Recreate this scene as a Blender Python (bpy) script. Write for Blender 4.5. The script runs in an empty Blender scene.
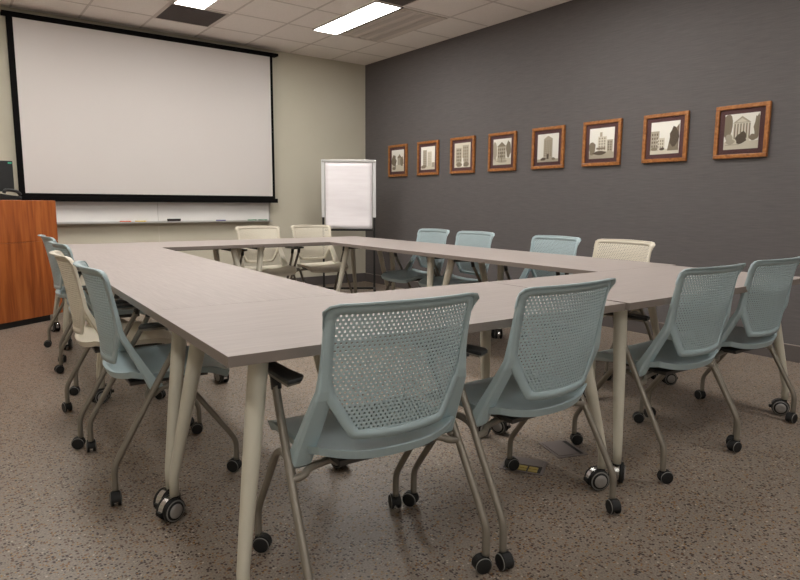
import bpy, bmesh, math, random
from mathutils import Vector, Matrix
random.seed(7)
PI = math.pi
scene = bpy.context.scene
COL = scene.collection

# ------------------------------------------------------------------ materials
def srgb(r, g, b):
    f = lambda c: (c/255/12.92) if c/255 <= 0.04045 else ((c/255+0.055)/1.055)**2.4
    return (f(r), f(g), f(b), 1)

def mat(name, col, rough=0.5, metal=0.0, spec=0.5):
    m = bpy.data.materials.new(name); m.use_nodes = True
    b = m.node_tree.nodes['Principled BSDF']
    b.inputs['Base Color'].default_value = col
    b.inputs['Roughness'].default_value = rough
    b.inputs['Metallic'].default_value = metal
    b.inputs['Specular IOR Level'].default_value = spec
    return m

def nodes(m):
    nt = m.node_tree
    return nt, nt.nodes, nt.links, nt.nodes['Principled BSDF']

def ramp(nt, stops, interp='LINEAR'):
    r = nt.nodes.new('ShaderNodeValToRGB'); cr = r.color_ramp; cr.interpolation = interp
    while len(cr.elements) < len(stops): cr.elements.new(0.5)
    for e, (p, c) in zip(cr.elements, stops): e.position = p; e.color = c
    return r

def coords(nt, scale=(1, 1, 1), kind='Object'):
    tc = nt.nodes.new('ShaderNodeTexCoord'); mp = nt.nodes.new('ShaderNodeMapping')
    mp.inputs['Scale'].default_value = scale
    nt.links.new(tc.outputs[kind], mp.inputs['Vector'])
    return mp

def noise_mat(name, c1, c2, scale=(1, 1, 1), nscale=5, rough=0.5, detail=4, bump=0.0, spec=0.5, lo=0.3, hi=0.7):
    m = mat(name, c1, rough, 0, spec); nt, N, L, b = nodes(m)
    mp = coords(nt, scale); n = N.new('ShaderNodeTexNoise')
    n.inputs['Scale'].default_value = nscale; n.inputs['Detail'].default_value = detail
    L.new(mp.outputs[0], n.inputs['Vector'])
    r = ramp(nt, [(lo, c1), (hi, c2)]); L.new(n.outputs['Fac'], r.inputs[0]); L.new(r.outputs[0], b.inputs['Base Color'])
    if bump:
        bp = N.new('ShaderNodeBump'); bp.inputs['Strength'].default_value = bump; bp.inputs['Distance'].default_value = 0.002
        L.new(n.outputs['Fac'], bp.inputs['Height']); L.new(bp.outputs[0], b.inputs['Normal'])
    return m

def floor_mat():
    m = mat('speckled_floor', srgb(150, 130, 114), 0.42, 0, 0.45); nt, N, L, b = nodes(m)
    mp = coords(nt)
    base = N.new('ShaderNodeTexNoise'); base.inputs['Scale'].default_value = 1.3; base.inputs['Detail'].default_value = 3
    L.new(mp.outputs[0], base.inputs['Vector'])
    r0 = ramp(nt, [(0.3, srgb(127, 116, 105)), (0.7, srgb(138, 126, 115))]); L.new(base.outputs['Fac'], r0.inputs[0])
    prev = r0.outputs[0]
    fine = N.new('ShaderNodeTexNoise'); fine.inputs['Scale'].default_value = 160; fine.inputs['Detail'].default_value = 2
    L.new(mp.outputs[0], fine.inputs['Vector'])
    rf = ramp(nt, [(0.35, srgb(88, 78, 69)), (0.65, srgb(176, 163, 149))]); L.new(fine.outputs['Fac'], rf.inputs[0])
    mx = N.new('ShaderNodeMix'); mx.data_type = 'RGBA'; mx.inputs[0].default_value = 0.35
    L.new(prev, mx.inputs[6]); L.new(rf.outputs[0], mx.inputs[7]); prev = mx.outputs[2]
    for sc, thr, cstops, off in ((106, 0.34, [(0, srgb(52, 38, 32)), (0.45, srgb(78, 52, 40)), (0.8, srgb(104, 78, 58)), (1, srgb(62, 50, 46))], 0),
                                 (140, 0.15, [(0, srgb(132, 92, 44)), (0.5, srgb(150, 114, 60)), (0.85, srgb(186, 174, 158)), (1, srgb(170, 158, 146))], 3.3)):
        mp2 = coords(nt); mp2.inputs['Location'].default_value = (off, off, 0)
        v = N.new('ShaderNodeTexVoronoi'); v.inputs['Scale'].default_value = sc; v.inputs['Randomness'].default_value = 1.0
        L.new(mp2.outputs[0], v.inputs['Vector'])
        sep = N.new('ShaderNodeSeparateColor'); L.new(v.outputs['Color'], sep.inputs[0])
        lt = N.new('ShaderNodeMath'); lt.operation = 'LESS_THAN'; lt.inputs[1].default_value = thr
        L.new(sep.outputs[0], lt.inputs[0])
        d = N.new('ShaderNodeMath'); d.operation = 'LESS_THAN'; d.inputs[1].default_value = 0.50
        L.new(v.outputs['Distance'], d.inputs[0])
        mul = N.new('ShaderNodeMath'); mul.operation = 'MULTIPLY'; L.new(lt.outputs[0], mul.inputs[0]); L.new(d.outputs[0], mul.inputs[1])
        cr = ramp(nt, cstops, 'CONSTANT'); L.new(sep.outputs[1], cr.inputs[0])
        mx = N.new('ShaderNodeMix'); mx.data_type = 'RGBA'
        L.new(mul.outputs[0], mx.inputs[0]); L.new(prev, mx.inputs[6]); L.new(cr.outputs[0], mx.inputs[7]); prev = mx.outputs[2]
    L.new(prev, b.inputs['Base Color'])
    return m

def wood_mat(name, c1, c2, c3, scale, rough=0.35):
    m = mat(name, c2, rough); nt, N, L, b = nodes(m)
    mp = coords(nt, scale); n = N.new('ShaderNodeTexNoise'); n.inputs['Scale'].default_value = 3; n.inputs['Detail'].default_value = 6
    n.inputs['Distortion'].default_value = 0.6
    L.new(mp.outputs[0], n.inputs['Vector'])
    r = ramp(nt, [(0.3, c1), (0.5, c2), (0.68, c3)]); L.new(n.outputs['Fac'], r.inputs[0]); L.new(r.outputs[0], b.inputs['Base Color'])
    return m

def fabric_wall_mat():
    m = mat('grey_wallcovering', srgb(104, 98, 95), 0.75, 0, 0.25); nt, N, L, b = nodes(m)
    mp = coords(nt, (1, 5, 150)); n = N.new('ShaderNodeTexNoise'); n.inputs['Scale'].default_value = 1.6; n.inputs['Detail'].default_value = 5
    L.new(mp.outputs[0], n.inputs['Vector'])
    mp2 = coords(nt, (1, 60, 2)); n2 = N.new('ShaderNodeTexNoise'); n2.inputs['Scale'].default_value = 2; n2.inputs['Detail'].default_value = 2
    L.new(mp2.outputs[0], n2.inputs['Vector'])
    ad = N.new('ShaderNodeMath'); ad.operation = 'MULTIPLY_ADD'; ad.inputs[1].default_value = 0.12
    L.new(n2.outputs['Fac'], ad.inputs[0]); L.new(n.outputs['Fac'], ad.inputs[2])
    r = ramp(nt, [(0.35, srgb(94, 90, 90)), (0.95, srgb(111, 106, 105))]); L.new(ad.outputs[0], r.inputs[0]); L.new(r.outputs[0], b.inputs['Base Color'])
    return m

def emit_mat(name, col, s):
    m = bpy.data.materials.new(name); m.use_nodes = True; nt = m.node_tree
    nt.nodes.remove(nt.nodes['Principled BSDF'])
    e = nt.nodes.new('ShaderNodeEmission'); e.inputs['Color'].default_value = col; e.inputs['Strength'].default_value = s
    nt.links.new(e.outputs[0], nt.nodes['Material Output'].inputs['Surface'])
    return m

def glass_mat():
    m = bpy.data.materials.new('picture_glass'); m.use_nodes = True; nt = m.node_tree
    nt.nodes.remove(nt.nodes['Principled BSDF'])
    t = nt.nodes.new('ShaderNodeBsdfTransparent'); g = nt.nodes.new('ShaderNodeBsdfGlossy'); g.inputs['Roughness'].default_value = 0.03
    f = nt.nodes.new('ShaderNodeFresnel'); f.inputs['IOR'].default_value = 1.25
    x = nt.nodes.new('ShaderNodeMixShader')
    nt.links.new(f.outputs[0], x.inputs[0]); nt.links.new(t.outputs[0], x.inputs[1]); nt.links.new(g.outputs[0], x.inputs[2])
    nt.links.new(x.outputs[0], nt.nodes['Material Output'].inputs['Surface'])
    return m

M = dict(
    floor=floor_mat(),
    joint=mat('floor_joint', srgb(152, 140, 128), 0.45),
    beige=noise_mat('beige_wall_paint', srgb(196, 190, 172), srgb(200, 194, 177), nscale=2, rough=0.85, spec=0.2),
    grey=fabric_wall_mat(),
    tile=noise_mat('ceiling_tile', srgb(242, 235, 229), srgb(247, 241, 235), nscale=60, rough=0.9, spec=0.15, bump=0.2),
    tbar=mat('ceiling_grid', srgb(214, 205, 198), 0.6),
    base=mat('grey_baseboard', srgb(92, 86, 84), 0.5), base_lit=mat('baseboard_lit_edge', srgb(150, 140, 132), 0.4),
    table=noise_mat('table_laminate', srgb(156, 146, 141), srgb(167, 157, 152), scale=(3, 60, 1), nscale=2.2, rough=0.5, detail=5, spec=0.4),
    edge=mat('table_edge_band', srgb(128, 118, 111), 0.5),
    leg=mat('table_leg_paint', srgb(204, 199, 183), 0.4),
    under=mat('table_underframe', srgb(70, 66, 62), 0.6),
    blue=mat('light_blue_plastic', srgb(168, 186, 190), 0.36),
    cream=mat('cream_plastic', srgb(222, 214, 196), 0.4),
    tube=mat('grey_tube_paint', srgb(138, 131, 120), 0.35, 0.35),
    darktube=mat('dark_grey_metal', srgb(70, 68, 66), 0.4, 0.3),
    armpad=mat('charcoal_arm_plastic', srgb(48, 48, 47), 0.45),
    black=mat('black_plastic', srgb(22, 22, 22), 0.4), rubber=mat('black_rubber', srgb(16, 16, 16), 0.65),
    chrome=mat('polished_metal', srgb(205, 205, 205), 0.18, 1.0), hub=mat('grey_hub', srgb(150, 146, 142), 0.35, 0.2),
    ringgrey=mat('wheel_rim_grey', srgb(120, 118, 114), 0.4),
    screen=mat('projection_fabric', srgb(206, 200, 196), 0.9, 0, 0.1), screenblack=mat('screen_black', srgb(13, 12, 12), 0.8, 0, 0.1),
    whiteboard=mat('whiteboard_enamel', srgb(226, 223, 220), 0.25), alu=mat('aluminium', srgb(190, 188, 184), 0.35, 0.6),
    lectern=wood_mat('cherry_veneer', srgb(132, 66, 28), srgb(158, 84, 38), srgb(178, 102, 50), (9, 9, 0.6)),
    seamdark=mat('dark_seam', srgb(60, 28, 12), 0.6),
    oak=wood_mat('oak_frame_wood', srgb(128, 78, 36), srgb(158, 99, 48), srgb(178, 118, 62), (12, 12, 12), 0.3),
    mount=mat('maroon_mount_board', srgb(98, 66, 66), 0.8), glass=glass_mat(),
    paper=noise_mat('flip_chart_paper', srgb(240, 234, 236), srgb(246, 241, 243), scale=(1, 1, 9), nscale=3, rough=0.85, spec=0.1),
    vent=mat('vent_paint', srgb(214, 205, 196), 0.6), ventslat=mat('vent_slat_grey', srgb(196, 187, 180), 0.6), grille=mat('return_grille_grey', srgb(104, 97, 94), 0.8),
    light=emit_mat('fluorescent_diffuser', (1.0, 0.972, 0.93, 1), 14.0), lightframe=mat('light_frame', srgb(200, 195, 188), 0.5),
    fill_glow=emit_mat('added_fill_glow', (1.0, .98, .95, 1), 0.3),  # glow of the added fill panels behind the camera
    silver=mat('silver_paint', srgb(225, 225, 225), 0.3, 0.35),
    orange=mat('orange_marker', srgb(220, 100, 50), 0.5), yellow=mat('yellow_marker', srgb(225, 190, 60), 0.5),
    bluepen=mat('blue_marker', srgb(50, 50, 120), 0.5), green=mat('green_marker', srgb(50, 130, 90), 0.5),
    eraser=mat('eraser_felt', srgb(58, 52, 50), 0.9), teal=mat('teal_sticker', srgb(60, 160, 130), 0.5),
    brass=mat('brass_connector', srgb(170, 150, 80), 0.4, 0.4), plate=mat('floor_box_plate', srgb(128, 118, 116), 0.4, 0.3),
    beigecable=mat('beige_paint_strip', srgb(206, 200, 186), 0.6), papernote=mat('cream_note_paper', srgb(205, 190, 160), 0.8),
)
SEP = [mat('sepia_%d' % i, c, 0.55) for i, c in enumerate([srgb(250, 247, 238), srgb(226, 219, 202), srgb(190, 180, 160), srgb(146, 133, 112), srgb(98, 84, 68)])]

# ------------------------------------------------------------------ mesh helpers
def new_bm(): return bmesh.new()

def add_box(bm, x0, x1, y0, y1, z0, z1, mi=0, mtx=None):
    vs = [bm.verts.new(Vector((x, y, z)) if mtx is None else mtx @ Vector((x, y, z))) for z in (z0, z1) for y in (y0, y1) for x in (x0, x1)]
    for f in ((0, 2, 3, 1), (4, 5, 7, 6), (0, 1, 5, 4), (2, 6, 7, 3), (0, 4, 6, 2), (1, 3, 7, 5)):
        fc = bm.faces.new([vs[i] for i in f]); fc.material_index = mi

def add_prism(bm, poly, z0, z1, mi=0, mtx=None):
    T = (lambda v: v) if mtx is None else (lambda v: mtx @ v)
    a = [bm.verts.new(T(Vector((x, y, z0)))) for x, y in poly]; b = [bm.verts.new(T(Vector((x, y, z1)))) for x, y in poly]
    n = len(poly)
    bm.faces.new(a[::-1]).material_index = mi; bm.faces.new(b).material_index = mi
    for i in range(n):
        bm.faces.new((a[i], a[(i+1) % n], b[(i+1) % n], b[i])).material_index = mi

def smooth_path(pts, k=4):
    pts = [Vector(p) for p in pts]; out = [pts[0]]
    P = [pts[0]] + pts + [pts[-1]]
    for i in range(1, len(P)-2):
        p0, p1, p2, p3 = P[i-1:i+3]
        for s in range(1, k+1):
            t = s/k
            out.append(0.5*((2*p1)+(p2-p0)*t+(2*p0-5*p1+4*p2-p3)*t*t+(3*p1-p0-3*p2+p3)*t**3))
    return out

def add_tube(bm, pts, r, seg=10, mi=0, cap=True):
    pts = [Vector(p) for p in pts]; rings = []
    rr = r if isinstance(r, (list, tuple)) else [r]*len(pts)
    t0 = (pts[1]-pts[0]).normalized()
    n = t0.cross(Vector((0, 0, 1)) if abs(t0.z) < 0.9 else Vector((1, 0, 0))).normalized()
    for i, p in enumerate(pts):
        t = (pts[min(i+1, len(pts)-1)]-pts[max(i-1, 0)]).normalized()
        n = (n-t*n.dot(t)).normalized(); b = t.cross(n)
        rings.append([bm.verts.new(p+(n*math.cos(2*PI*k/seg)+b*math.sin(2*PI*k/seg))*rr[i]) for k in range(seg)])
    for a, b in zip(rings, rings[1:]):
        for k in range(seg):
            f = bm.faces.new((a[k], a[(k+1) % seg], b[(k+1) % seg], b[k])); f.smooth = True; f.material_index = mi
    if cap:
        bm.faces.new(rings[0][::-1]).material_index = mi; bm.faces.new(rings[-1]).material_index = mi

def add_disc_x(bm, cx, cy, cz, prof, seg=20, mtx=None):
    """lathe about the x axis. prof = [(x, r, material)]"""
    T = (lambda v: v) if mtx is None else (lambda v: mtx @ v)
    rings = []
    for x, r, mi in prof:
        rings.append([bm.verts.new(T(Vector((cx+x, cy+r*math.cos(2*PI*k/seg), cz+r*math.sin(2*PI*k/seg))))) for k in range(seg)])
    for i in range(len(rings)-1):
        for k in range(seg):
            f = bm.faces.new((rings[i][k], rings[i][(k+1) % seg], rings[i+1][(k+1) % seg], rings[i+1][k])); f.material_index = prof[i+1][2]; f.smooth = True
    bm.faces.new(rings[0][::-1]).material_index = prof[0][2]; bm.faces.new(rings[-1]).material_index = prof[-1][2]

def link(name, bm, mats, parent=None, bevel=0, autosmooth=False, loc=None):
    bmesh.ops.recalc_face_normals(bm, faces=bm.faces)
    me = bpy.data.meshes.new(name); bm.to_mesh(me); bm.free()
    for m in (mats if isinstance(mats, (list, tuple)) else [mats]): me.materials.append(m)
    o = bpy.data.objects.new(name, me); COL.objects.link(o)
    if parent: o.parent = parent
    if loc: o.location = loc
    if bevel:
        md = o.modifiers.new('bevel', 'BEVEL'); md.width = bevel; md.segments = 2; md.limit_method = 'ANGLE'; md.angle_limit = math.radians(40)
    return o

def tag(o, label=None, cat=None, group=None, kind=None):
    if label: o['label'] = label
    if cat: o['category'] = cat
    if group: o['group'] = group
    if kind: o['kind'] = kind
    return o

def empty(name, loc=(0, 0, 0), rz=0):
    o = bpy.data.objects.new(name, None); o.empty_display_size = 0.1; COL.objects.link(o)
    o.location = loc; o.rotation_euler = (0, 0, rz); return o

def copy_tree(o, parent=None):
    c = o.copy(); COL.objects.link(c)
    if parent is not None: c.parent = parent
    for ch in list(o.children): copy_tree(ch, c)
    return c

# ------------------------------------------------------------------ frame of the room and of the table ring
CX, CY, TH = 0.533, 1.410, -0.0390
XR, YB, ZC = 4.864, 7.401, 2.977
XL, YF = -3.0, -3.2
def UV(u, v, z=0.0):
    return Vector((CX+math.cos(TH)*u-math.sin(TH)*v, CY+math.sin(TH)*u+math.cos(TH)*v, z))

# ------------------------------------------------------------------ room shell
bm = new_bm(); add_box(bm, XL-.1, XR+.1, YF-.1, YB+.1, -0.1, 0.0, 0)
for x in (2.045, 2.362): add_box(bm, x-.003, x+.003, 1.5, 6.4, 0.0, 0.0006, 1)
add_box(bm, .8, XR, 2.345, 2.351, 0.0, 0.0006, 1)
tag(link('floor', bm, [M['floor'], M['joint']]), kind='structure')
bm = new_bm(); add_box(bm, XL-.1, XR+.1, YF-.1, YB+.1, ZC, ZC+.1, 0)
GX, GY = 0.6, 0.6096
i = 0
while 4.3266-GX*i > XL:
    x = 4.3266-GX*i; add_box(bm, x-.010, x+.010, YF, YB, ZC-.003, ZC+.001, 1); i += 1
j = 0
while 6.851-GY*j > YF:
    y = 6.851-GY*j; add_box(bm, XL, XR, y-.010, y+.010, ZC-.003, ZC+.001, 1); j += 1
tag(link('ceiling', bm, [M['tile'], M['tbar']]), kind='structure')
bm = new_bm(); add_box(bm, XL-.1, XR+.1, YB, YB+.1, 0, ZC); add_box(bm, 2.03, 2.036, YB-.0015, YB, 0.12, 0.88, 1)
tag(link('wall_back', bm, [M['beige'], M['beigecable']]), kind='structure')
bm = new_bm(); add_box(bm, XR, XR+.1, YF-.1, YB, 0, ZC); tag(link('wall_right', bm, M['grey']), kind='structure')
bm = new_bm(); add_box(bm, XL-.1, XL, YF-.1, YB, 0, ZC); tag(link('wall_left', bm, M['beige']), kind='structure')
bm = new_bm(); add_box(bm, XL, XR, YF-.1, YF, 0, ZC); tag(link('wall_front', bm, M['beige']), kind='structure')
for n_, (x0, x1) in enumerate(((-2.6, -.2), (.2, 2.4), (2.6, 4.6))):  # unseen glowing panels with mullions, added as fill from behind the camera
    bm = new_bm(); add_box(bm, x0, x1, YF, YF+.02, .9, 2.6, 0)
    for k in range(int((x1-x0)/.8)+1):
        x = x0+(x1-x0-.04)*k/int((x1-x0)/.8); add_box(bm, x, x+.04, YF+.02, YF+.05, .9, 2.6, 1)
    for z in (.86, 2.6): add_box(bm, x0, x1, YF, YF+.06, z, z+.04, 1)
    tag(link('fill_panel_%d' % (n_+1), bm, [M['fill_glow'], M['lightframe']]), kind='structure')
bm = new_bm(); add_box(bm, XR-.012, XR, YF, YB-.012, 0, .116); add_box(bm, XR-.014, XR, YF, YB-.012, .116, .122, 1)  # paler top strip paints in the light caught by the upper edge
tag(link('baseboard_right', bm, [M['base'], M['base_lit']]), kind='structure')
bm = new_bm(); add_box(bm, XL, XR, YB-.012, YB, 0, .116); add_box(bm, XL, XR, YB-.012, YB, .116, .120, 0)
tag(link('baseboard_back', bm, [M['base'], M['base_lit']]), kind='structure')

# ceiling wall angle trim
bm = new_bm(); add_box(bm, XR-.02, XR, YF, YB, ZC-.004, ZC); add_box(bm, XL, XR-.02, YB-.02, YB, ZC-.004, ZC)
tag(link('trim_1', bm, M['tile']), kind='structure')

# ------------------------------------------------------------------ ceiling fixtures
def ceiling_light(x0, x1, y0, y1, label):
    r = empty('ceiling_light', ((x0+x1)/2, (y0+y1)/2, ZC-.012)); tag(r, label, 'ceiling light', 'recessed ceiling lights')
    w, d = (x1-x0)/2, (y1-y0)/2
    bm = new_bm()
    add_box(bm, -w, w, -d, -d+.012, -.002, .012); add_box(bm, -w, w, d-.012, d, -.002, .012)
    add_box(bm, -w, -w+.012, -d+.012, d-.012, -.002, .012); add_box(bm, w-.012, w, -d+.012, d-.012, -.002, .012)
    link('frame', bm, M['lightframe'], r)
    bm = new_bm(); add_box(bm, -w+.012, w-.012, -d+.012, d-.012, 0.0, .008); link('diffuser', bm, M['light'], r)
ceiling_light(1.945, 2.25, 5.05, 6.27, 'bright strip light beside the dark square return grille, above the projection screen')
ceiling_light(3.435, 3.74, 5.05, 6.27, 'bright recessed strip light beside the slatted ceiling vent, nearest the grey wall')
for (x, y, s) in ((-1.05, 5.66, 'added unseen strip light at the far left of the ceiling'), (.45, 5.66, 'added unseen strip light over the lectern'),  # unseen strip lights, added to bring up the room brightness
                                    (3.44, .55, 'recessed strip light overhead by the grey wall in the middle row'), (-1.05, .55, 'added unseen strip light, leftmost of the middle row'),  # leftmost one added for brightness; the grey-wall one follows the floor shadows
                  (.45, 3.1, 'added unseen strip light above the left side of the table ring'), (1.95, 3.1, 'added unseen strip light above the middle of the table ring'),  # unseen row over the ring, added to brighten the chair fronts
                  (3.44, 3.1, 'added unseen strip light above the right side of the table ring'), (1.95, -2.2, 'added unseen strip light near the fill panels, nearer the grey wall'), (-1.05, -2.2, 'added unseen strip light near the fill panels, farther from the grey wall')):  # also unseen, added for brightness
    ceiling_light(x, x+.305, y-.61, y+.61, s)

r = empty('return_air_grille', (2.22, 6.59, ZC-.006)); tag(r, 'dark grey square return air grille at the end of the left ceiling light', 'air vent')
bm = new_bm(); add_box(bm, -.28, .28, -.29, .29, .001, .006); link('backing', bm, M['grille'], r)
bm = new_bm()
for a, b, c, d in ((-.285, .285, -.295, -.28), (-.285, .285, .28, .295), (-.285, -.27, -.28, .28), (.27, .285, -.28, .28)): add_box(bm, a, b, c, d, -.002, .006)
link('frame', bm, M['tbar'], r)
bm = new_bm()
for k in range(26): x = -.265+k*.0212; add_box(bm, x-.001, x+.001, -.28, .28, -.001, .002)
for k in range(26): x = -.265+k*.0212; add_box(bm, -.27, .27, x-.001, x+.001, -.001, .002)
link('lattice', bm, M['grille'], r)
r2 = copy_tree(r); r2.location = (3.455, 4.74, ZC-.006)
tag(r2, 'dark square return air grille at the near end of the right ceiling light', 'air vent')

r = empty('supply_air_vent', (4.045, 5.66, ZC-.01)); tag(r, 'pale grey rectangular slatted ceiling vent beside the right ceiling light', 'air vent')
bm = new_bm()
for a, b, c, d in ((-.275, .275, -.6, -.57), (-.275, .275, .57, .6), (-.275, -.235, -.57, .57), (.235, .275, -.57, .57)): add_box(bm, a, b, c, d, -.002, .01)
link('frame', bm, M['vent'], r)
bm = new_bm(); add_box(bm, -.235, .235, -.57, .57, .005, .01); link('backing', bm, M['ventslat'], r)
for k in range(9):
    x = -.21+k*.0525; bm = new_bm()
    mt = Matrix.Translation((x, 0, .001)) @ Matrix.Rotation(math.radians(14 if k % 3 else -16), 4, 'Y')
    add_box(bm, -.0225, .0225, -.568, .568, -.0015, .0015, 0, mt)
    link('slat', bm, M['vent'] if k % 3 != 1 else M['ventslat'], r)
r = empty('ceiling_slot', (3.756, 5.66, ZC-.006)); tag(r, 'narrow black slot running along the right ceiling light', 'trim gap')
bm = new_bm(); add_box(bm, -.012, .012, -.6, .6, 0, .006); link('slot', bm, M['black'], r)  # black strip stands for the dark gap at the light's trim

# ------------------------------------------------------------------ projection screen, whiteboard, tray things
YS = 7.30
r = empty('projection_screen', (2.06, YS, 1.1)); tag(r, 'large white pull-down projection screen with black border on the back wall', 'projection screen')
def at(bm, x0, x1, y0, y1, z0, z1, mi=0): add_box(bm, x0-2.06, x1-2.06, y0-YS, y1-YS, z0-1.1, z1-1.1, mi)
bm = new_bm(); at(bm, .728, 3.405, YS-.004, YS, 1.185, 2.862); link('projection_surface', bm, M['screen'], r)
bm = new_bm()
at(bm, .672, .728, YS-.005, YS+.001, 1.15, 2.884); at(bm, 3.405, 3.438, YS-.005, YS+.001, 1.15, 2.884)
at(bm, .728, 3.405, YS-.005, YS+.001, 2.862, 2.884); at(bm, .728, 3.405, YS-.005, YS+.001, 1.15, 1.185)
link('black_border', bm, M['screenblack'], r)
bm = new_bm(); at(bm, .660, 3.47, YS-.018, YS+.018, 1.103, 1.155); link('weight_bar', bm, M['screenblack'], r, .004)
bm = new_bm(); at(bm, .64, 3.52, YS-.008, YB-.002, 2.884, 2.915); link('housing', bm, M['screenblack'], r, .004)

r = empty('whiteboard', (1.5, YB-.02, .88)); tag(r, 'long white board, only its lower strip showing under the projection screen', 'whiteboard')
for x0, x1 in ((-.72, .522), (.526, 1.885)):
    bm = new_bm(); add_box(bm, x0, x1, 0, .018, .01, 1.15); link('panel', bm, M['whiteboard'], r)
bm = new_bm(); add_box(bm, 1.885, 1.9, -.002, .018, 0, 1.165); add_box(bm, -.735, 1.885, -.002, .018, 1.15, 1.165); add_box(bm, -.735, -.72, -.002, .018, 0, 1.15)
link('frame', bm, M['alu'], r)
bm = new_bm(); add_box(bm, -.735, 1.9, -.07, .018, -.012, .0); add_box(bm, -.735, 1.9, -.074, -.07, -.012, .006); add_box(bm, -.735, 1.9, -.002, .018, 0, .01)
link('marker_tray', bm, M['alu'], r, .001)
def pen(name, x, m, label, cat='marker pen', rz=0):
    bm = new_bm(); add_tube(bm, [(-.055, 0, .008), (.035, 0, .008)], .008, 10, 0); add_tube(bm, [(.035, 0, .008), (.062, 0, .008)], .0085, 10, 1)
    o = link(name, bm, [m, m], loc=(x, YB-.062, .8803)); o.rotation_euler = (0, 0, rz); return tag(o, label, cat, 'marker pens on the whiteboard tray')
pen('marker_pen', 1.66, M['orange'], 'orange marker lying on the whiteboard tray, nearest the lectern')
pen('marker_pen', 1.82, M['yellow'], 'yellow marker on the whiteboard tray left of the black eraser')
pen('marker_pen', 2.74, M['bluepen'], 'dark blue marker alone on the middle of the whiteboard tray')
pen('marker_pen', 3.14, M['green'], 'left one of two green markers at the right end of the whiteboard tray')
pen('marker_pen', 3.28, M['green'], 'right one of two green markers, nearest the end of the whiteboard tray')
bm = new_bm(); add_box(bm, -.07, .07, -.02, .025, 0, .018, 0); add_box(bm, -.072, .072, -.022, .027, .018, .034, 1)
tag(link('whiteboard_eraser', bm, [M['eraser'], M['black']], loc=(2.19, YB-.062, .8803), bevel=.003), 'black felt eraser lying on the whiteboard tray', 'eraser')

# ------------------------------------------------------------------ framed pictures
def q(x0, x1, y0, y1, c): return ([(x0, y0), (x1, y0), (x1, y1), (x0, y1)], c)
def blob(cx, cy, rx, ry, c, n=14, seed=1):
    rnd = random.Random(seed)
    return ([(cx+rx*math.cos(2*PI*k/n)*rnd.uniform(.75, 1.1), cy+ry*math.sin(2*PI*k/n)*rnd.uniform(.75, 1.1)) for k in range(n)], c)
def wins(x0, x1, y0, y1, nx, ny, c):
    out = []
    for a in range(nx):
        for b in range(ny):
            w = (x1-x0)/nx; h = (y1-y0)/ny
            out.append(q(x0+w*(a+.25), x0+w*(a+.7), y0+h*(b+.2), y0+h*(b+.75), c))
    return out
ART = [
    [q(0, 1, 0, .3, 1), q(.5, .8, .3, .62, 2), blob(.2, .5, .2, .3, 3, seed=2), blob(.85, .45, .14, .25, 3, seed=3), ([(.46, .62), (.65, .8), (.84, .62)], 3), q(.3, .34, .1, .5, 4), blob(.2, .15, .16, .08, 3, seed=4)],
    [q(0, 1, 0, .16, 1), q(.15, .42, .12, .86, 2), q(.48, .78, .12, .78, 1)] + wins(.17, .41, .16, .82, 3, 8, 3) + wins(.5, .77, .16, .74, 3, 8, 2) + [q(.8, 1, .1, .3, 2), blob(.2, .12, .2, .08, 3, seed=5)],
    [q(0, 1, 0, 1, 1), q(.1, .45, .2, .8, 2), q(.52, .9, .2, .9, 2)] + wins(.12, .43, .24, .78, 3, 4, 4) + wins(.54, .88, .24, .86, 3, 5, 3) + [([(.42, .05), (.62, .05), (.56, .4), (.5, .4)], 0), blob(.3, .12, .2, .1, 3, seed=6), blob(.75, .12, .2, .12, 3, seed=7)],
    [q(0, 1, 0, .25, 1), q(.25, .7, .2, .7, 2), ([(.22, .7), (.48, .88), (.73, .7)], 3)] + wins(.27, .68, .26, .66, 4, 3, 4) + [blob(.1, .55, .14, .4, 2, seed=8), blob(.86, .6, .15, .34, 3, seed=9), blob(.5, .14, .3, .06, 2, seed=10), q(.46, .5, .1, .5, 3)],
    [q(0, 1, 0, .1, 2), q(.3, .72, .1, .82, 2), ([(.3, .82), (.51, .93), (.72, .82)], 2)] + wins(.33, .69, .2, .78, 4, 8, 3) + [q(.46, .56, .1, .28, 4), blob(.3, .1, .14, .06, 4, seed=11), blob(.78, .1, .1, .05, 3, seed=12)],
    [q(0, 1, 0, .2, 2), q(.35, .7, .2, .72, 1), q(.72, .95, .2, .6, 2), q(.42, .52, .72, .86, 2)] + wins(.37, .68, .26, .7, 3, 5, 3) + wins(.74, .93, .24, .56, 2, 4, 4) + [blob(.12, .36, .16, .24, 3, seed=13), blob(.45, .18, .3, .07, 4, seed=14), q(.3, .66, .3, .36, 3)],
    [q(0, 1, 0, .16, 1), q(.0, .3, .12, .72, 2), q(.22, .5, .14, .5, 1)] + wins(.02, .28, .2, .68, 3, 4, 4) + wins(.24, .48, .18, .46, 3, 3, 3) + [([(.6, .1), (.98, .1), (.98, .9), (.8, .7), (.66, .4)], 3), blob(.82, .5, .17, .32, 4, seed=15), blob(.42, .16, .1, .05, 4, seed=16), blob(.15, .17, .12, .06, 3, seed=17)],
    [q(0, 1, 0, .22, 1), q(.26, .74, .22, .74, 1), ([(.24, .74), (.5, .93), (.77, .74)], 2), ([(.33, .76), (.5, .87), (.67, .76)], 1)] + [q(.29+k*.085, .325+k*.085, .3, .72, 3) for k in range(6)] +
    [blob(.1, .68, .17, .38, 3, seed=18), blob(.14, .34, .12, .12, 2, seed=19), blob(.95, .6, .1, .36, 3, seed=20), blob(.5, .3, .17, .17, 4, seed=21), blob(.56, .38, .09, .14, 4, seed=22), blob(.84, .32, .12, .1, 3, seed=23), blob(.2, .22, .14, .08, 2, seed=24), q(.05, .45, .12, .14, 2)],
]
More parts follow.
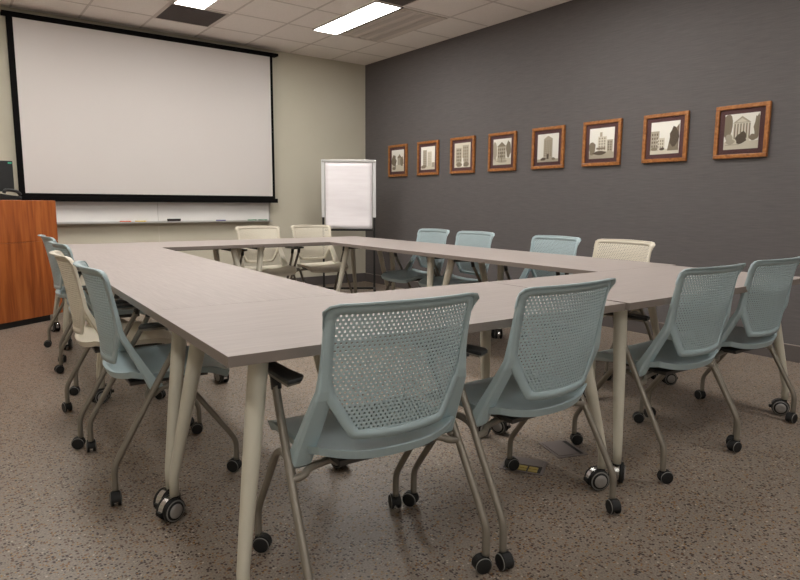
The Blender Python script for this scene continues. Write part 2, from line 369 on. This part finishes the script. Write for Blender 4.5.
PIC = [('a gabled house among trees', 6.618, .405), ('two tall tower blocks side by side', 5.998, .405), ('a dim street between two buildings', 5.376, .405), ('a gabled building behind leafy trees', 4.754, .40),
       ('one tall narrow tower', 4.137, .40), ('a street corner block', 3.521, .40), ('a street beside a big tree', 2.912, .392), ('a columned building', 2.304, .39)]
ORD = ['leftmost on the wall', 'second from left', 'third from left', 'fourth from left', 'fifth from left', 'third from right', 'second from right', 'rightmost on the wall']
PZ = 1.653
for (desc, yc, W), art, od in zip(PIC, ART, ORD):
    r = empty('framed_picture', (XR, yc, PZ)); r.rotation_euler = (0, 0, 0)
    tag(r, 'oak framed sepia print of %s, %s' % (desc, od), 'picture', 'oak framed sepia pictures in a row on the grey wall')
    h = W/2; t = .030
    # local: x towards room is -x ; horizontal axis is y (left in view = +y)
    bm = new_bm()
    for (y0, y1, z0, z1) in ((-h, h, h-t, h), (-h, h, -h, -h+t), (-h, -h+t, -h+t, h-t), (h-t, h, -h+t, h-t)): add_box(bm, -.028, -.004, y0, y1, z0, z1)
    link('frame', bm, M['oak'], r, .004)
    bm = new_bm(); add_box(bm, -.014, -.004, -h+t, h-t, -h+t, h-t); link('mount', bm, M['mount'], r)
    iw = h-t-.040; ih = h-t-.036
    bm = new_bm(); add_box(bm, -.0155, -.014, -iw, iw, -ih, ih, 0)
    for n_, (poly, c) in enumerate(art):
        X = -.0157-.00004*n_
        vs = [bm.verts.new((X, iw-2*iw*min(max(px, 0), 1), -ih+2*ih*min(max(pz, 0), 1))) for px, pz in poly]
        bm.faces.new(vs).material_index = c
    link('print', bm, SEP, r)
    bm = new_bm(); bm.faces.new([bm.verts.new((-.0185, a, b)) for a, b in ((-h+t, -h+t), (-h+t, h-t), (h-t, h-t), (h-t, -h+t))]); link('glass', bm, M['glass'], r)

# ------------------------------------------------------------------ lectern with equipment
LA = math.radians(33)
lp = Vector((.888, 6.61, 0)); lx = Vector((math.cos(LA), math.sin(LA), 0))
WL, DL = .98, .62
lc = lp - lx*(WL/2)
lect = empty('lectern', lc, LA); tag(lect, 'cherry veneer lectern cabinet standing in front of the screen at the left', 'lectern')
bm = new_bm(); add_box(bm, -WL/2, WL/2, .0, DL, .055, 1.065); add_box(bm, -WL/2, WL/2, -.0, DL, 1.065, 1.112)
link('cabinet_body', bm, M['lectern'], lect, .002)
bm = new_bm(); add_box(bm, -WL/2+.001, WL/2-.001, -.012, -.0003, .057, .742); link('lower_panel', bm, M['lectern'], lect, .0015)
bm = new_bm(); add_box(bm, -WL/2+.001, WL/2-.001, -.012, -.0003, .745, 1.110); link('upper_panel', bm, M['lectern'], lect, .0015)
bm = new_bm(); add_box(bm, -WL/2+.05, WL/2-.12, .015, DL-.05, .0, .055); link('plinth', bm, M['black'], lect)
mon = empty('monitor', (.305, 6.57, 1.1125), .12)
tag(mon, 'black desktop monitor standing on the lectern', 'monitor')
bm = new_bm(); add_box(bm, -.27, .27, -.02, .02, .075, .345); link('display', bm, M['black'], mon, .006)
bm = new_bm(); add_box(bm, -.05, .05, .0, .03, .01, .12); link('neck', bm, M['black'], mon)
bm = new_bm(); add_box(bm, -.12, .10, -.09, .1, .0, .012); link('base', bm, M['black'], mon, .004)
bm = new_bm(); add_box(bm, .232, .262, -.0215, -.020, .320, .334); link('sticker', bm, M['teal'], mon)
ph = empty('desk_phone', (.495, 6.455, 1.1125), .5)
tag(ph, 'black phone on the lectern in front of the monitor', 'phone')
bm = new_bm(); add_prism(bm, [(-.09, 0), (.09, 0), (.09, .03), (-.09, .055)], -.08, .08, 0, Matrix.Rotation(PI/2, 4, 'X') @ Matrix.Identity(4)); link('phone_body', bm, M['black'], ph, .004)
bm = new_bm(); add_tube(bm, smooth_path([(-.07, -.085, .06), (-.05, -.085, .085), (.04, -.085, .075), (.075, -.085, .045)]), .014, 10); link('handset', bm, M['black'], ph)

# ------------------------------------------------------------------ flip chart easel
ea, eb = Vector((3.845, 6.80, 0)), Vector((4.375, 6.455, 0))
ex = (eb-ea).normalized(); eang = math.atan2(ex.y, ex.x); ew = (eb-ea).length/2
es = empty('flip_chart_easel', (ea+eb)/2, eang); tag(es, 'flip chart easel with silver side arms and blank white pad by the room corner', 'easel')
bm = new_bm()
for s in (-1, 1): add_box(bm, s*ew-.012, s*ew+.012, -.012, .012, .04, 1.6, 0)
link('post', bm, M['black'], es, .002)
bm = new_bm()
for s in (-1, 1): add_box(bm, s*ew-.019, s*ew+.019, -.02, .016, .93, 1.63, 0)
link('side_arm', bm, M['silver'], es, .004)
bm = new_bm(); add_box(bm, -ew+.02, ew-.02, -.008, .008, .80, 1.60); link('backboard', bm, M['alu'], es)
bm = new_bm(); add_box(bm, -ew-.01, ew+.01, -.03, .0, 1.60, 1.632); link('clamp_bar', bm, M['alu'], es, .004)
bm = new_bm(); add_box(bm, -ew+.02, ew-.02, -.055, .0, .765, .79); link('pen_tray', bm, M['black'], es, .003)
bm = new_bm()
add_box(bm, -ew, ew, -.012, .012, .03, .055); 
for s in (-1, 1): add_box(bm, s*ew-.015, s*ew+.015, -.25, .25, .035, .06)
link('base_frame', bm, M['black'], es, .003)
for s in (-1, 1):
    for e in (-1, 1):
        bm = new_bm(); add_disc_x(bm, s*ew, e*.235, .018, [(-.008, .018, 0), (.008, .018, 0)], 14); link('castor', bm, M['rubber'], es)
bm = new_bm()
nx, nz = 12, 14; grid = []
for a in range(nx+1):
    rowv = []
    for b in range(nz+1):
        x = -ew+.03+(2*ew-.06)*a/nx; z = .79+.81*b/nz
        if b == 0: z += .008*math.sin(a*.5)
        y = -.014-.006*math.sin(b*.9+a*.2)*(1-b/nz)-(.012 if b < 2 else 0)*(1-b/2)
        rowv.append((bm.verts.new((x, y-.006, z)), bm.verts.new((x, y, z))))
    grid.append(rowv)
for a in range(nx):
    for b in range(nz):
        for k in (0, 1):
            f = bm.faces.new((grid[a][b][k], grid[a+1][b][k], grid[a+1][b+1][k], grid[a][b+1][k])); f.smooth = True
for a in range(nx):
    for b in (0, nz): bm.faces.new((grid[a][b][0], grid[a+1][b][0], grid[a+1][b][1], grid[a][b][1]))
for b in range(nz):
    for a in (0, nx): bm.faces.new((grid[a][b][0], grid[a][b+1][0], grid[a][b+1][1], grid[a][b][1]))
tag(link('paper_pad', bm, M['paper'], loc=es.location), 'blank white flip chart pad hanging on the easel', 'paper pad').rotation_euler = (0, 0, eang)

# ------------------------------------------------------------------ casters
def caster_bm(R, w, gap, big=False):
    """twin wheel; origin at the floor under the stem; 0 black, 1 ring grey, 2 hub, 3 chrome"""
    bm = new_bm(); tr = -R*.45
    for s in (-1, 1):
        prof = [(s*gap, R*.9, 0), (s*(gap+.002), R, 0), (s*(gap+w-.002), R, 0), (s*(gap+w), R*.93, 0 if big else 1)]
        if big: prof += [(s*(gap+w), R*.80, 1), (s*(gap+w+.002), R*.78, 0), (s*(gap+w+.003), R*.62, 0), (s*(gap+w+.006), R*.60, 2), (s*(gap+w+.007), R*.3, 2)]
        else: prof += [(s*(gap+w+.001), R*.8, 0), (s*(gap+w+.002), R*.4, 0)]
        add_disc_x(bm, 0, tr, R, prof, 24)
    # hood between and over the wheels
    seg = 12; pts = []
    hw = gap+.001 if big else gap+w*.5
    for k in range(seg+1):
        a = PI*(-0.05+1.1*k/seg); pts.append((tr+(R*1.07)*math.cos(a), R+(R*1.07)*math.sin(a)))
    inner = [(tr+(y-tr)*.55, R+(z-R)*.55) for y, z in pts]
    ringO = [[bm.verts.new((x, y, z)) for y, z in pts] for x in (-hw, hw)]
    ringI = [[bm.verts.new((x, y, z)) for y, z in inner] for x in (-hw, hw)]
    mi = 3 if big else 0
    for k in range(seg):
        for a, b, c, d, m_ in ((ringO[0][k], ringO[0][k+1], ringO[1][k+1], ringO[1][k], mi), (ringI[0][k], ringI[0][k+1], ringI[1][k+1], ringI[1][k], 0),
                               (ringO[0][k], ringO[0][k+1], ringI[0][k+1], ringI[0][k], 0), (ringO[1][k], ringO[1][k+1], ringI[1][k+1], ringI[1][k], 0)):
            f = bm.faces.new((a, b, c, d)); f.material_index = m_
    add_tube(bm, [(0, 0, R*1.2), (0, 0, R*2.35)], .011 if not big else .012, 12, 0)
    if big:
        add_box(bm, -.012, .012, tr-R*1.25, tr-R*.7, R*.85, R*1.15, 0)
    return bm
CM = [M['rubber'], M['ringgrey'], M['hub'], M['chrome']]
small_caster_src = caster_bm(.026, .012, .0065)
small_me = bpy.data.meshes.new('caster'); bmesh.ops.recalc_face_normals(small_caster_src, faces=small_caster_src.faces); small_caster_src.to_mesh(small_me); small_caster_src.free()
big_src = caster_bm(.041, .017, .010, True)
big_me = bpy.data.meshes.new('table_caster'); bmesh.ops.recalc_face_normals(big_src, faces=big_src.faces); big_src.to_mesh(big_me); big_src.free()
for m_ in CM: small_me.materials.append(m_); big_me.materials.append(m_)
def put_caster(me, parent, x, y, rz):
    o = bpy.data.objects.new('caster', me); COL.objects.link(o); o.parent = parent; o.location = (x, y, 0); o.rotation_euler = (0, 0, rz); return o

# ------------------------------------------------------------------ tables
TLEN, TDEP, TT = 1.5235, .7615, .740
def make_table():
    root = empty('conference_table')
    bm = new_bm(); add_box(bm, 0, TLEN, 0, TDEP, TT-.028, TT, 0)
    bm.faces.ensure_lookup_table()
    for f in bm.faces:
        if abs(f.normal.z) < .5 if f.normal.length else False: f.material_index = 1
    bm.normal_update()
    for f in bm.faces: f.material_index = 0 if abs(f.normal.z) > .5 else 1
    link('tabletop', bm, [M['table'], M['edge']], root, .0008)
    bm = new_bm()
    for x in (.14, TLEN-.14): add_box(bm, x-.02, x+.02, .12, TDEP-.12, TT-.062, TT-.0285)
    add_box(bm, .16, TLEN-.16, TDEP/2-.02, TDEP/2+.02, TT-.06, TT-.0285)
    link('underframe', bm, M['under'], root)
    for ix, x in enumerate((0, TLEN)):
        for iy, y in enumerate((0, TDEP)):
            sx = 1 if ix == 0 else -1; sy = 1 if iy == 0 else -1
            bm = new_bm()
            tx, ty, bx, by = x+sx*.125, y+sy*.125, x+sx*.035, y+sy*.04
            P = [Vector((tx, ty, TT-.029)), Vector((tx, ty, TT-.05)), Vector((bx, by, .15)), Vector((bx, by, .085))]
            pts = [P[0], P[1]] + [P[1].lerp(P[2], k/6) for k in range(1, 7)] + [P[3]]
            add_tube(bm, pts, [.027, .027, .0262, .025, .0232, .0212, .0192, .0172, .0165], 20)
            lg = link('leg', bm, M['leg'], root)
            put_caster(big_me, lg, bx, by, random.uniform(0, 2*PI))
    return root
# origin (near left corner in table ring coordinates), rotation, casters
TABLES = [((0, 0), 0, 'grey table at the near left corner of the ring, closest to the camera'),
          ((1.540, -.006), 1.1, 'grey table at the near right corner, behind the two right-hand blue chairs'),
          ((.762, .763), 90, 'grey table on the left side, beside the nearest left blue chair and left cream chair'),
          ((.762, 2.2878), 90, 'grey table on the left side of the ring, nearest the lectern'),
          ((3.107, .788), 91.1, 'grey table on the right side, in front of the cream chair by the grey wall'),
          ((3.078, 2.3125), 91.1, 'grey table on the right side, in front of the two blue chairs nearest the easel'),
          ((0, 3.8125), 0, 'grey table at the far left corner of the ring, before the whiteboard'),
          ((1.526, 3.810), 1.1, 'grey table at the far right corner, in front of the two far cream chairs')]
proto = make_table()
CASTROT = {0: [40, -67, -113, -100], 1: [123, 20, -148, 60], 2: [-70, -150, 100, -160]}
for k, ((u, v), deg, lab) in enumerate(TABLES):
    t = proto if k == 0 else copy_tree(proto)
    t.location = UV(u, v); t.rotation_euler = (0, 0, TH+math.radians(deg))
    tag(t, lab, 'table', 'grey conference tables pushed together in a ring')
    rr = random.Random(k+5)
    for li, lg in enumerate(sorted([c for c in t.children if c.name.startswith('leg')], key=lambda c: c.data.name)):
        for c in lg.children: c.rotation_euler = (0, 0, math.radians(CASTROT[k][li]) if k in CASTROT else rr.uniform(0, 2*PI))

# ------------------------------------------------------------------ chairs
def lerp_tab(tab, z):
    for (a, va), (b, vb) in zip(tab, tab[1:]):
        if z <= b: return va+(vb-va)*max(0, (z-a))/(b-a)
    return tab[-1][1]
YC = [(.47, -.205), (.50, -.207), (.56, -.212), (.62, -.219), (.70, -.232), (.78, -.248), (.85, -.265), (.90, -.280)]
def BP(x, z, off=0.0): return Vector((x, lerp_tab(YC, z)+.95*x*x+off, z))
OUT = [(0, .484), (.075, .486), (.136, .491), (.146, .498), (.155, .512), (.19, .574), (.213, .615), (.221, .65), (.222, .72), (.223, .822), (.220, .842), (.209, .855), (.19, .860), (.1, .862), (0, .863)]
INN = [(0, .510), (.07, .511), (.118, .515), (.126, .519), (.134, .530), (.166, .588), (.187, .628), (.194, .658), (.196, .73), (.198, .815), (.197, .828), (.191, .833), (.180, .834), (.1, .835), (0, .836)]
def subdiv(o, i):
    O, I = [o[0]], [i[0]]
    for k in range(1, len(o)):
        d = max(math.dist(o[k], o[k-1]), math.dist(i[k], i[k-1])); n = max(1, int(d/.022))
        for s in range(1, n+1):
            t = s/n
            O.append(tuple(o[k-1][c]+(o[k][c]-o[k-1][c])*t for c in (0, 1))); I.append(tuple(i[k-1][c]+(i[k][c]-i[k-1][c])*t for c in (0, 1)))
    return O, I
SO, SI = subdiv(OUT, INN)
SO = SO + [(-x, z) for x, z in SO[-2:0:-1]]; SI = SI + [(-x, z) for x, z in SI[-2:0:-1]]

def backrest_bm():
    bm = new_bm(); n = len(SO)
    loops = []
    for pts, off in ((SO, -.0045), (SO, .0026), (SI, .0024), (SI, -.0030)):
        loops.append([bm.verts.new(BP(x, z, off)) for x, z in pts])
    for a in range(4):
        A, B = loops[a], loops[(a+1) % 4]
        for k in range(n):
            f = bm.faces.new((A[k], A[(k+1) % n], B[(k+1) % n], B[k])); f.smooth = a in (1, 3)
    # rearward flange along the top, tapering out down the rounded corners
    top = [(x, z) for x, z in SO if z > .79]
    top.sort(key=lambda p: (math.atan2(p[0], p[1]-.70)))
    R4 = []
    for x, z in top:
        ax = abs(x)
        w = .014+.007*(1-(ax/.222)**2)
        if z < .855: w *= max(0, min(1, (z-.79)/.060))**1.5; w += .0005
        ox = (.018 if x > 0 else -.018)*min(1, ax/.222)**6*max(0, min(1, (z-.80)/.045))**1.5
        p = BP(x, z)
        R4.append([p+Vector((0, .006, .001)), p+Vector((ox, -w, .0035)), p+Vector((ox, -w, -.0005)), p+Vector((0, 0, -.006))])
    vs = [[bm.verts.new(v) for v in r_] for r_ in R4]
    for a, b in zip(vs, vs[1:]):
        for k in range(4):
            f = bm.faces.new((a[k], a[(k+1) % 4], b[(k+1) % 4], b[k])); f.smooth = k in (0, 2)
    bm.faces.new(vs[0]); bm.faces.new(vs[-1][::-1])
    return bm

def panel_bm():
    """perforated panel: staggered rows of rounded holes"""
    bm = new_bm(); px, pz = .0128, .0104
    def inside(x, z):
        ax = abs(x)
        if z < .505 or z > .838: return False
        tab = [(.500, .116), (.519, .124), (.530, .132), (.588, .164), (.628, .185), (.658, .192), (.73, .194), (.85, .196)]
        return ax < lerp_tab(tab, z)+.006
    rows = int((.842-.500)/pz)
    for r_ in range(rows):
        zc = .503+pz*(r_+.5)
        for c in range(-16, 17):
            xc = px*(c+(.5 if r_ % 2 else 0))
            if not inside(xc, zc): continue
            hx, hz = px/2, pz/2
            ox = [(-hx, -hz), (0, -hz), (hx, -hz), (hx, 0), (hx, hz), (0, hz), (-hx, hz), (-hx, 0)]
            rx, rz = px*.27, pz*.30
            ix = [(-rx*.72, -rz*.8), (0, -rz), (rx*.72, -rz*.8), (rx, 0), (rx*.72, rz*.8), (0, rz), (-rx*.72, rz*.8), (-rx, 0)]
            F = [[bm.verts.new(BP(xc+a, zc+b, off)) for a, b in ox] for off in (-.001, .002)]
            I = [[bm.verts.new(BP(xc+a, zc+b, off)) for a, b in ix] for off in (-.001, .002)]
            for k in range(8):
                k2 = (k+1) % 8
                bm.faces.new((F[0][k], I[0][k], I[0][k2], F[0][k2])); bm.faces.new((F[1][k], F[1][k2], I[1][k2], I[1][k]))
                bm.faces.new((I[0][k], I[1][k], I[1][k2], I[0][k2]))
    me_bm = bm
    return me_bm

def upright_bm(s):
    bm = new_bm()
    sec = [(.236, -.052, .404, .046, .048), (.234, -.068, .416, .056, .044), (.229, -.092, .455, .058, .036), (.224, -.116, .50, .056, .031), (.2175, -.147, .56, .052, .027),
           (.2125, -.170, .605, .048, .024), (.2130, -.178, .630, .034, .020), (.2155, -.186, .69, .015, .016), (.216, -.198, .76, .010, .012), (.217, -.210, .82, .006, .008)]
    rings = []
    for x, y, z, w, d in sec:
        rings.append([bm.verts.new((s*(x+a*w/2), y+b*d/2, z+(-.012 if (z < .43 and b < 0) else 0))) for a, b in ((-1, -.8), (-.6, -1), (.7, -1), (1, -.6), (1, 1), (-1, 1))])
    for a, b in zip(rings, rings[1:]):
        for k in range(6): bm.faces.new((a[k], a[(k+1) % 6], b[(k+1) % 6], b[k]))
    bm.faces.new(rings[0]); bm.faces.new(rings[-1])
    return bm

def seat_bm():
    bm = new_bm(); NA, NB_ = 20, 20
    def pt(a, b):   # a -1..1, b 0..1 (rear..front)
        hw = .238-.022*max(0, (.25-b)/.25)**2-.030*max(0, (b-.75)/.25)**2
        x = a*hw
        yr = -.205+.055*(abs(a))**2.2; yf = .262-.030*abs(a)**2.5
        y = yr+(yf-yr)*b
        z = .438+.022*abs(a)**3*(1-.6*max(0, (b-.7)/.3)) - .026*max(0, (b-.72)/.28)**2 + .012*max(0, (.18-b)/.18) - .006*math.exp(-((b-.45)/.2)**2)*(1-a*a)
        return Vector((x, y, z))
    G = [[bm.verts.new(pt(-1+2*i/NA, j/NB_)) for j in range(NB_+1)] for i in range(NA+1)]
    for i in range(NA):
        for j in range(NB_):
            f = bm.faces.new((G[i][j], G[i+1][j], G[i+1][j+1], G[i][j+1])); f.smooth = True
    per = [(i, 0) for i in range(NA)] + [(NA, j) for j in range(NB_)] + [(i, NB_) for i in range(NA, 0, -1)] + [(0, j) for j in range(NB_, 0, -1)]
    c = Vector((0, .02, .43)); low = []; inn = []
    for i, j in per:
        p = G[i][j].co; dr = Vector((c.x-p.x, c.y-p.y, 0)).normalized()
        low.append(bm.verts.new(p+Vector((0, 0, -.026))+dr*.010)); inn.append(bm.verts.new(p+Vector((0, 0, -.024))+dr*.03))
    n = len(per)
    for k in range(n):
        k2 = (k+1) % n; a, b = G[per[k][0]][per[k][1]], G[per[k2][0]][per[k2][1]]
        f = bm.faces.new((a, b, low[k2], low[k])); f = bm.faces.new((low[k], low[k2], inn[k2], inn[k]))
    bm.faces.new(inn)
    return bm

def arm_bm(s):
    bm = new_bm()
    poly = [(.226, -.088), (.240, -.112), (.285, -.128), (.286, -.060), (.284, .110), (.276, .135), (.244, .135), (.236, .110), (.236, .0)]
    add_prism(bm, [(s*x, y) for x, y in poly], .644, .655, 0)
    add_prism(bm, [(s*(x*.94+.0155), y*.94) for x, y in poly], .636, .644, 1)
    return bm

def chair_parts(shell):
    root = empty('nesting_chair'); root.scale = (1.035, 1, 1)
    link('seat', seat_bm(), shell, root)
    br = link('backrest', backrest_bm(), shell, root)
    link('perforated_panel', panel_bm(), shell, br)
    for s in (-1, 1): link('back_upright', upright_bm(s), shell, root, .004)
    for s in (-1, 1):
        am = link('armrest', arm_bm(s), [M['armpad'], M['tube']], root, .003)
        bm = new_bm(); add_tube(bm, [(s*.257, .028, .59), (s*.258, .040, .637)], .0145, 12); link('arm_post', bm, M['armpad'], am)
    for s in (-1, 1):
        bm = new_bm()
        add_tube(bm, smooth_path([(s*.278, -.235, .052), (s*.278, -.235, .10), (s*.278, -.232, .135), (s*.2765, -.215, .175), (s*.272, -.130, .322), (s*.266, -.06, .443), (s*.260, .015, .570), (s*.258, .028, .60)]), .0118, 12)
        lg = link('rear_leg', bm, M['tube'], root); put_caster(small_me, lg, s*.278, -.235, 0)
    for s in (-1, 1):
        bm = new_bm()
        add_tube(bm, smooth_path([(s*.250, .235, .052), (s*.250, .235, .10), (s*.250, .232, .130), (s*.250, .215, .165), (s*.251, .13, .285), (s*.252, .065, .375), (s*.252, .035, .402), (s*.252, .0, .412), (s*.254, -.05, .405), (s*.262, -.085, .385)]), .0112, 12)
        lg = link('front_leg', bm, M['tube'], root); put_caster(small_me, lg, s*.250, .235, 0)
    bm = new_bm()
    add_tube(bm, smooth_path([(-.268, -.10, .375), (-.235, -.10, .380), (-.19, -.08, .392), (0, -.06, .398), (.19, -.08, .392), (.235, -.10, .380), (.268, -.10, .375)]), .011, 10)
    link('cross_bar', bm, M['tube'], root)
    bm = new_bm()
    add_box(bm, -.15, .15, -.14, .16, .400, .414)
    link('seat_support', bm, M['darktube'], root)
    return root

blue = chair_parts(M['blue']); cream = chair_parts(M['cream'])
# u, v, facing (degrees, direction of sitter in table ring coordinates; 90 = away from camera), colour
GN, GL, GR, GF = 'blue chairs along the near side of the tables', 'chairs along the left side of the tables', 'chairs between the tables and the grey wall', 'cream chairs at the far side of the tables'
CH = [(.452, .118, 88, 'b', 'light blue perforated chair nearest the camera, leftmost of the near row', GN),
      (1.062, .112, 93.5, 'b', 'light blue perforated chair, second from left in the near row', GN),
      (2.020, .172, 90.5, 'b', 'light blue perforated chair, third from left in the near row', GN),
      (2.650, .212, 90.5, 'b', 'light blue perforated chair, rightmost of the near row, cut by the picture edge', GN),
      (.115, 1.237, 0, 'b', 'light blue chair on the left side, nearest the camera, before the cream one', GL),
      (.090, 1.885, -1, 'c', 'cream chair on the left side of the tables, between blue chairs', GL),
      (.165, 2.780, 2, 'b', 'light blue chair on the left side just beyond the cream chair', GL),
      (.175, 3.640, 2, 'b', 'light blue chair on the left side farthest away, nearest the lectern', GL),
      (2.935, 3.345, 180, 'b', 'light blue chair by the grey wall, farthest along, nearest the flip chart', GR),
      (2.935, 2.735, 181, 'b', 'light blue chair by the grey wall, second from the flip chart', GR),
      (2.985, 1.860, 180, 'b', 'light blue chair by the grey wall, beside the cream one', GR),
      (3.015, 1.270, 180, 'c', 'cream chair by the grey wall, nearest the camera on that side', GR),
      (1.945, 4.52, -90, 'c', 'cream chair at the far side under the whiteboard end, left of the two', GF),
      (2.580, 4.58, -91, 'c', 'cream chair at the far side beside the flip chart, right of the two', GF)]
used = set()
for k, (u, v, face, c, lab, g) in enumerate(CH):
    src = blue if c == 'b' else cream
    t = src if c not in used else copy_tree(src); used.add(c)
    t.location = UV(u, v); t.rotation_euler = (0, 0, TH+math.radians(face-90))
    tag(t, lab, 'chair', g)
    rr = random.Random(100+k)
    for lg in t.children:
        if 'leg' in lg.name:
            for cst in lg.children: cst.rotation_euler = (0, 0, rr.uniform(0, 2*PI))

# ------------------------------------------------------------------ floor boxes
def floor_box(x, y, rz, openlid, lab):
    r = empty('floor_box', (x, y, 0), rz); tag(r, lab, 'floor socket', 'power boxes set in the floor')
    bm = new_bm()
    for a, b, c, d in ((-.075, .075, -.09, -.078), (-.075, .075, .078, .09), (-.075, -.063, -.078, .078), (.063, .075, -.078, .078)): add_box(bm, a, b, c, d, .0, .004)
    link('rim', bm, M['plate'], r, .001)
    bm = new_bm(); add_box(bm, -.063, .063, -.078, .078, .0, .0015); link('well', bm, M['black'], r)
    if openlid:
        bm = new_bm(); add_box(bm, -.066, .0, -.078, .078, .002, .0055); link('lid', bm, M['plate'], r)
        for i_ in (-1, 0, 1):
            for j_ in (0, 1): bm = new_bm(); add_box(bm, .008+j_*.027, .030+j_*.027, i_*.045-.019, i_*.045+.019, .0015, .004); link('socket', bm, M['brass'], r)
    else:
        bm = new_bm(); add_box(bm, -.062, .04, -.076, .076, .0015, .006); link('lid', bm, M['plate'], r, .001)
floor_box(1.935, 1.715, -2.6, True, 'open floor power box with brass coloured sockets under the near table')
floor_box(2.215, 1.735, -.35, False, 'closed grey-lidded floor power box under the near tables')

# ------------------------------------------------------------------ camera and world
F_PX, YAW, PITCH, ROLL, HC = 621.809, .6373, .1384, .0066, 1.1061
cd = bpy.data.cameras.new('camera'); cam = bpy.data.objects.new('camera', cd); COL.objects.link(cam)
cd.sensor_fit = 'HORIZONTAL'; cd.sensor_width = 36; cd.lens = F_PX/800*36; cd.clip_start = .05
fwd = Vector((math.sin(YAW)*math.cos(PITCH), math.cos(YAW)*math.cos(PITCH), -math.sin(PITCH)))
rt = Vector((math.cos(YAW), -math.sin(YAW), 0)); up = rt.cross(fwd)
r2 = rt*math.cos(ROLL)+up*math.sin(ROLL); u2 = -rt*math.sin(ROLL)+up*math.cos(ROLL)
mw = Matrix((r2, u2, -fwd)).transposed().to_4x4(); mw.translation = Vector((0, 0, HC))
cam.matrix_world = mw; scene.camera = cam
w = bpy.data.worlds.new('world'); scene.world = w; w.use_nodes = True
w.node_tree.nodes['Background'].inputs[0].default_value = (.6, .58, .55, 1); w.node_tree.nodes['Background'].inputs[1].default_value = .02
vs_ = scene.view_settings; vs_.view_transform = 'Standard'; vs_.look = 'None'; vs_.gamma = 1; vs_.use_curve_mapping = False
vs_.exposure = 0.92
